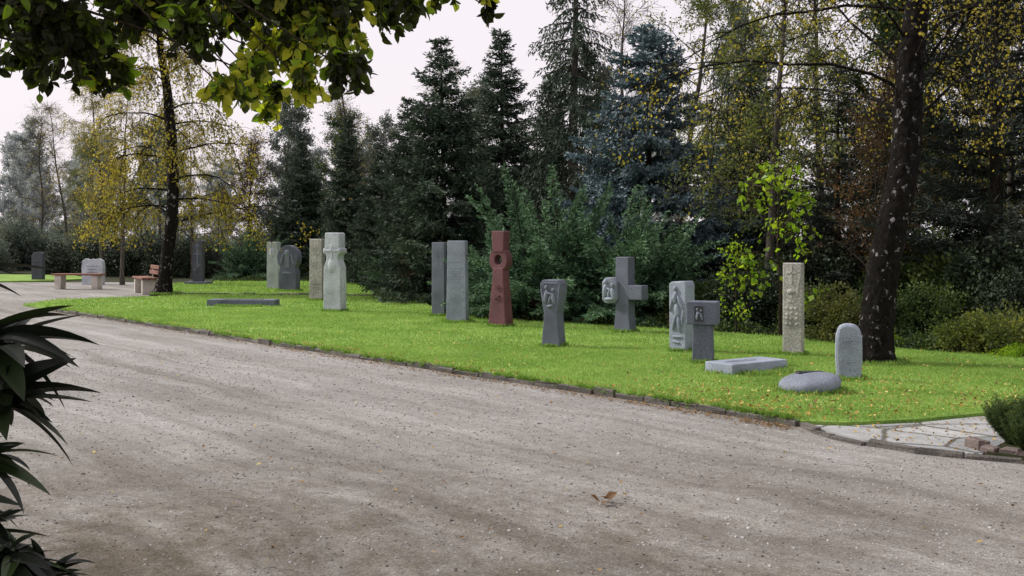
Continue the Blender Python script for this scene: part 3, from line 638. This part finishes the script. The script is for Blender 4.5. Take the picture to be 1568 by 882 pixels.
me=decid('birch_l',[bark_b,m_yellow],33,9,.17,z0=.38,limb=2.4,nl=30,ns=8,nt=6,leaf_n=12,LL=.075,LW=.055,droop=-.26,up=.4,trunk=tP,tr=tR,k=14,twl=.9,zmin=1.2,rmax=.03)
place('birch_tree',me,(0,0,0))
DA=decid('broad_green',[bark,m_green],41,8.5,.13,z0=.12,limb=2.6,nl=30,ns=8,nt=6,leaf_n=22,LL=.085,LW=.06,droop=-.02)
DC=decid('broad_yellow',[bark_g,m_yellow],43,9.5,.11,z0=.25,limb=2.3,nl=26,ns=8,nt=5,leaf_n=9,LL=.06,LW=.05,droop=-.14)
DG=decid('broad_ygreen',[bark_g,m_ygreen],48,9.5,.11,z0=.2,limb=2.4,nl=28,ns=8,nt=5,leaf_n=13,LL=.065,LW=.05,droop=-.12)
DD=decid('broad_russet',[bark_g,m_brown],44,6,.10,z0=.15,limb=2.0,nl=24,ns=8,nt=5,leaf_n=9,LL=.07,LW=.05,droop=-.02,up=1.0)
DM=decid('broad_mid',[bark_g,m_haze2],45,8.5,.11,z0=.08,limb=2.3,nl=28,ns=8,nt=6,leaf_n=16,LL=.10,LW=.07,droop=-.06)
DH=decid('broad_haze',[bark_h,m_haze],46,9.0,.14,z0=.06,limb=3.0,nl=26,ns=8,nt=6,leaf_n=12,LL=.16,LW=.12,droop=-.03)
DN=decid('broad_bare',[bark_g,m_yellow],47,9.0,.09,z0=.2,limb=1.7,nl=26,ns=8,nt=5,leaf_n=1.2,LL=.06,LW=.05,droop=-.02,up=.9)
for x,y,me,s,r,nm in[
 (4.2,29,DG,.95,0,'yellow_birch_tree'),(6.6,24.0,DG,.9,1,'yellow_birch_tree'),(8.6,26,DA,.9,2,'broadleaf_tree'),
 (10.5,25,DA,1.05,4,'broadleaf_tree'),(13.5,23,DA,1.1,5,'broadleaf_tree'),(4.6,20.2,DG,.82,.5,'yellow_birch_tree'),(9.4,21.5,DC,.85,2.5,'yellow_birch_tree'),
 (6.3,18.9,DD,.7,2.5,'russet_tree'),(9.6,17.6,DD,.75,3.5,'russet_tree'),
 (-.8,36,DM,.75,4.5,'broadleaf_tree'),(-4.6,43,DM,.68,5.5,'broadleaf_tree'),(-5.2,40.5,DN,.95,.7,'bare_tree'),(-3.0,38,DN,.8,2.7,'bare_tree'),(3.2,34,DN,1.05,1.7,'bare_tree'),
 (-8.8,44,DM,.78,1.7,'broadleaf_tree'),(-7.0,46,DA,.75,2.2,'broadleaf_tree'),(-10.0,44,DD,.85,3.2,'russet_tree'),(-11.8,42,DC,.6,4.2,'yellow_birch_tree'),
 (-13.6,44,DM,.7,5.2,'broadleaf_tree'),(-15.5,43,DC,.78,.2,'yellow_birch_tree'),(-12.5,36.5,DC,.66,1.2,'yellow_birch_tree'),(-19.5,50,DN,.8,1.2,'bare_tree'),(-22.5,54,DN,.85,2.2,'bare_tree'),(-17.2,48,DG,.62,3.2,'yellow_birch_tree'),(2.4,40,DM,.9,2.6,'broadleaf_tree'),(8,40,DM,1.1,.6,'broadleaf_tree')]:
    place(nm,me,(x,y,0),r,s)
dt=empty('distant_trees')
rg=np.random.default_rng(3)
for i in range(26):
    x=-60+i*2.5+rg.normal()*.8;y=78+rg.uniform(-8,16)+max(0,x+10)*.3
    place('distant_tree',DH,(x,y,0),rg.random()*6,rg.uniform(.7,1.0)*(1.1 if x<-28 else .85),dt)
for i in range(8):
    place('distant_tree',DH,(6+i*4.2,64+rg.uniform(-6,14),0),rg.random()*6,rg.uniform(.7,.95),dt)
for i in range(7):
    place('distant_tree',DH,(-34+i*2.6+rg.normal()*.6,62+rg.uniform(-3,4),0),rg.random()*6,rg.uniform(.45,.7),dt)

BD=bush('bush_dark',[bark,m_dark],51,1.3,1.7,15000,.08,.05)
BG=bush('bush_green',[bark,m_green],52,1.2,1.3,15000,.07,.045)
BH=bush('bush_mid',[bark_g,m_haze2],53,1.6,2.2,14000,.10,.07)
BR=bush('bush_russet',[bark,m_brown],54,.9,1.0,6000,.06,.04)
us=empty('woodland_understory')
edge=[(9.5,15.6),(7.6,16.0),(6.2,17.4),(4.9,18.9),(3.4,20.6),(1.5,22.8),(-.2,25.0),(-1.0,29),(-1.7,33),(-3.6,37.5),(-7,40.5),(-11,41)]
E=np.array(edge)
for i in range(len(E)-1):
    for t in(0,.5):
        for row in range(3):
            if row==2 and t==.5: continue
            p=E[i]*(1-t)+E[i+1]*t+np.array([.7,.75])*(row*1.7)+rg.normal(size=2)*.35
            me=[BD,BG,BD,BG][rg.integers(0,4)]
            s=rg.uniform(.55,.8)+row*.35
            place('shrub',me,(p[0],p[1],0),rg.random()*6,s,us)
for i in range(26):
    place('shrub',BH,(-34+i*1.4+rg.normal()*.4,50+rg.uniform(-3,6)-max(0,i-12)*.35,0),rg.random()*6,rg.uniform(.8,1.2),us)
for x,y in[(-16.5,45),(-14.8,44.5),(-13,43.5),(-18.6,47),(-12,43)]:
    place('shrub',BD,(x,y,0),rg.random()*6,rg.uniform(.8,1.1),us)
BY=bush('bush_yg',[bark,m_ygreen],61,.75,.75,9000,.05,.035)
BY2=bush('bush_yg2',[bark,m_lime],62,.9,.5,4000,.05,.035)
BO=bush('bush_olive',[bark,m_olive],63,.5,1.0,8000,.045,.03)
place('olive_shrub',BO,(4.75,16.6,0),0)
place('low_shrub',BY,(6.4,15.2,0),0,(1.1,.8,.95))
place('low_shrub',BY,(7.6,14.9,0),2,(1.1,.9,1.1))
place('groundcover_shrub',BY2,(5.3,16.4,0),1,(.6,.5,.5))
place('groundcover_shrub',BY2,(6.5,14.5,0),3,(.6,.4,.4))
place('russet_shrub',BR,(3.0,19.4,0),0,.45)
place('russet_shrub',BR,(-3.2,33.6,0),1,1.0)
place('russet_shrub',BR,(-2.3,27.6,0),1,(.6,.6,1.6))
lm=decid('lime',[bark,m_lime],71,2.75,.03,z0=.25,limb=.8,nl=15,ns=4,nt=3,leaf_n=2.3,LL=.11,LW=.095,droop=-.1,up=.4,twl=.25,jit=.05,zmin=.5)
place('lime_leaved_sapling',lm,(4.15,17.6,0),0)
place('lime_leaved_sapling',lm,(3.55,18.0,0),2,.55)
a=Acc();bp=np.array([(9,14.7),(6.5,14.6),(5.5,15.6),(4.2,17.6),(2.4,19.2),(.3,20.8),(-1.5,24.2),(-2.3,28),(-2.9,34),(-6,38.2),(-10.4,38.2)])
k=R.random(26000)*(len(bp)-1.001);q=k.astype(int);e=bp[q]+(bp[q+1]-bp[q])*(k-q)[:,None]+np.abs(R.normal(size=(26000,1)))*np.array([[.5,.6]])+R.normal(size=(26000,2))*.05
hh=np.abs(np.sin(e[:,0]*3)*np.sin(e[:,1]*2.3))*.22+.03
a.leaves(np.concatenate([e,(R.random(26000)*hh)[:,None]],1),R.normal(size=(26000,3))+np.array([0,0,.5]),.06,.04,1,R.random(26000))
place('ground_cover',a.mesh('ground_cover',[m_green,m_green]),(0,0,0))

# planted bed at the right edge
sheetmesh('planting_bed',[(3.42,8.2),(3.7,7.95),(6,7.6),(6.5,9.6),(4.3,9.1),(3.75,8.6)],.04,m_soil,.04)
kerb('bed_edging',[(3.42,8.5),(3.46,8.25),(3.66,8.05),(4.2,7.85),(5.2,7.65)],m_brick,.16,.04,.075)
YB=spruce('heather',[bark,m_green],81,.5,.3,spacing=.05,nb=7,droop=-.6,upc=.5,nL=.035,nW=.009,per=3,step=.02,dens=.03,hang=-.3,z0=.03,lsm=.1,pw=.4)
g=empty('evergreen_bed_shrub',(0,0,0))
for i in range(16):
    place('clump',YB,(3.66+rg.uniform(0,.9),8.32+rg.uniform(-.12,.25),.04),rg.random()*6,rg.uniform(.36,.54),g)

# ------------------------------------------------------------------ overhanging tree close to camera
a=Acc();rg=np.random.default_rng(9)
tP,tR=densify([(-4.4,4.9,-.1),(-4.38,4.9,.4),(-4.3,4.9,1.4),(-4.3,5,2.6),(-4.2,5,4),(-4.1,5.1,5.5)],np.array([.27,.2,.17,.15,.12,.06]),3)
a.tube(tP,tR,0,16,.03)
cl=[(-2.2,2.55,.2),(-2.0,2.5,.2),(-1.84,2.42,.16),(-2.12,2.36,.13),(-1.72,2.30,.07),(-1.85,2.28,.07),(-1.6,2.58,.17),(-1.42,2.5,.12),(-1.2,2.56,.17),(-1.02,2.38,.17),(-.84,2.47,.19),(-.72,2.32,.09),(-1.06,2.13,.05),(-1.05,2.21,.07),(-1.25,2.23,.08),(-1.15,2.31,.11),(-.55,2.58,.12),(-.42,2.6,.06),(-.12,2.61,.05),(-.3,2.68,.1),(-.9,2.25,.09),(-.78,2.6,.16),(-1.0,2.62,.2),(-1.5,2.72,.2),(-2.3,2.75,.3),(-1.8,2.75,.25),(-.1,2.75,.12),(-1.3,2.75,.25),(-.6,2.8,.25),(-2.7,3.0,.4),(-3.2,3.3,.5),(-3.6,3.8,.6),(-2.6,3.6,.4),(-1.9,3.2,.35),(-4.4,4.8,.8),(-3.7,4.8,.7),(-5,4.2,.7)]
S0=[];S1=[];Ra=[];Rb=[]
for x,z,r in cl:
    y=5+rg.uniform(-.5,.7);f=y/5
    c=np.array([x*f if x>-2.4 else x,y,1.6+(z-1.6)*f])
    n=int(1150*r*r/.04*.55)+20
    st=tP[rg.integers(8,len(tP)-2)]
    mid=(st+c)/2+np.array([0,0,.6]);pts=[(1-t)**2*st+2*t*(1-t)*mid+t*t*c for t in np.linspace(0,1,9)]
    rr=np.linspace(.018,.003,9)
    for i in range(8):S0.append(pts[i]);S1.append(pts[i+1]);Ra.append(rr[i]);Rb.append(rr[i+1])
    nt=max(4,int(n/12));per=12
    for j in range(nt):
        tip=c+nrm(rg.normal(size=3))*r*rg.uniform(.3,1.15)*np.array([1.1,1.6,.8]);tip[2]-=.04
        P=np.array([(1-t)*(c+np.array([0,0,r*.5]))+t*tip+np.array([0,0,.06*math.sin(t*3.1)]) for t in np.linspace(0,1,5)])
        S0+=list(P[:-1]);S1+=list(P[1:]);Ra+=[.003]*4;Rb+=[.002]*4
        k=rg.uniform(.4,1,per)*3.99;q=k.astype(int);pp=P[q]+(P[q+1]-P[q])*(k-q)[:,None]
        d=rg.normal(size=(per,3))*.7+np.array([0,0,-.6]);sz=rg.uniform(.035,.072,per)
        br=rg.random()
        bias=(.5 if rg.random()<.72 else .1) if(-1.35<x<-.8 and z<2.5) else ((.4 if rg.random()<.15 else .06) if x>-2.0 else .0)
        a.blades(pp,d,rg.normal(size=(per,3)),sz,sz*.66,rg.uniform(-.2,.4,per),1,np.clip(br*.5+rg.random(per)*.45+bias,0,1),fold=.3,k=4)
a.segs(S0,S1,Ra,Rb,0,5)
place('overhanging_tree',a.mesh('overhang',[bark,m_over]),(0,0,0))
# foreground plant with pointed leaves
a=Acc();rg=np.random.default_rng(19)
ros=[(-1.16,2.5,1.36,.26,30),(-1.13,2.5,1.24,.22,34),(-1.20,2.55,1.10,.17,22),(-1.18,2.5,.95,.15,40),(-1.08,2.45,.90,.14,44),(-1.03,2.5,.84,.12,30),(-1.32,2.6,1.5,.22,22),(-1.4,2.4,1.2,.24,26),(-1.35,2.5,.7,.2,26),(-1.4,2.7,1.0,.24,26)]
S0=[];S1=[];Ra=[];Rb=[]
for x,y,z,L,n in ros:
    b=np.array([-1.45,2.55,0.]);c=np.array([x,y,z]);P=np.array([b*(1-t)+c*t+np.array([-.1*math.sin(t*3.1),0,0]) for t in np.linspace(0,1,7)])
    S0+=list(P[:-1]);S1+=list(P[1:]);Ra+=list(np.linspace(.014,.008,6));Rb+=list(np.linspace(.013,.007,6))
    az=np.arange(n)*2.4+rg.normal(size=n)*.2;el=rg.uniform(-.5,.8,n)
    d=np.stack([np.cos(az)*np.cos(el),np.sin(az)*np.cos(el),np.sin(el)],1)
    a.blades(np.tile(c,(n,1))+rg.normal(size=(n,3))*.012,d,np.tile([0,0,1.],(n,1))+rg.normal(size=(n,3))*.3,L*rg.uniform(.6,1.05,n),L*.24,rg.uniform(.1,.5,n),1,rg.random(n),fold=.35,pw=.75,k=8)
a.segs(S0,S1,Ra,Rb,0,6)
place('rhododendron_bush',a.mesh('rhodo',[bark,m_fore]),(0,0,0))

# ------------------------------------------------------------------ light, sky, camera
el=math.radians(38);hv=Vector((-.94,.34));hv.normalize()
ts=Vector((hv.x*math.cos(el),hv.y*math.cos(el),math.sin(el)))
sd=bpy.data.lights.new('sun','SUN');sd.energy=4.0;sd.angle=math.radians(5);sd.color=(1,.97,.91)
so=bpy.data.objects.new('sun',sd);COL.objects.link(so);so.rotation_euler=ts.to_track_quat('Z','Y').to_euler();so.location=(-20,5,20)
w=bpy.data.worlds.new('World');scn.world=w;w.use_nodes=True;nt=w.node_tree;nt.nodes.clear()
sky=nt.nodes.new('ShaderNodeTexSky');sky.sky_type='NISHITA';sky.sun_disc=False;sky.sun_elevation=el;sky.sun_rotation=math.atan2(ts.x,ts.y)%(2*math.pi)
sky.air_density=1.0;sky.dust_density=4.0
hz=nt.nodes.new('ShaderNodeMix');hz.data_type='RGBA';hz.inputs[0].default_value=.88;hz.inputs[7].default_value=(10.4,9.6,10.1,1)
nt.links.new(sky.outputs[0],hz.inputs[6])
bg=nt.nodes.new('ShaderNodeBackground');bg.inputs[1].default_value=.1;nt.links.new(hz.outputs[2],bg.inputs[0])
wo=nt.nodes.new('ShaderNodeOutputWorld');nt.links.new(bg.outputs[0],wo.inputs[0])
cd=bpy.data.cameras.new('camera');cam=bpy.data.objects.new('camera',cd);COL.objects.link(cam)
cam.location=(0,0,1.6);cam.rotation_euler=(math.radians(90),0,0);cd.lens=40;cd.sensor_width=36;cd.shift_y=-81/1568;cd.clip_end=1000
scn.camera=cam
scn.view_settings.view_transform='Standard';scn.view_settings.look='None';scn.view_settings.exposure=0
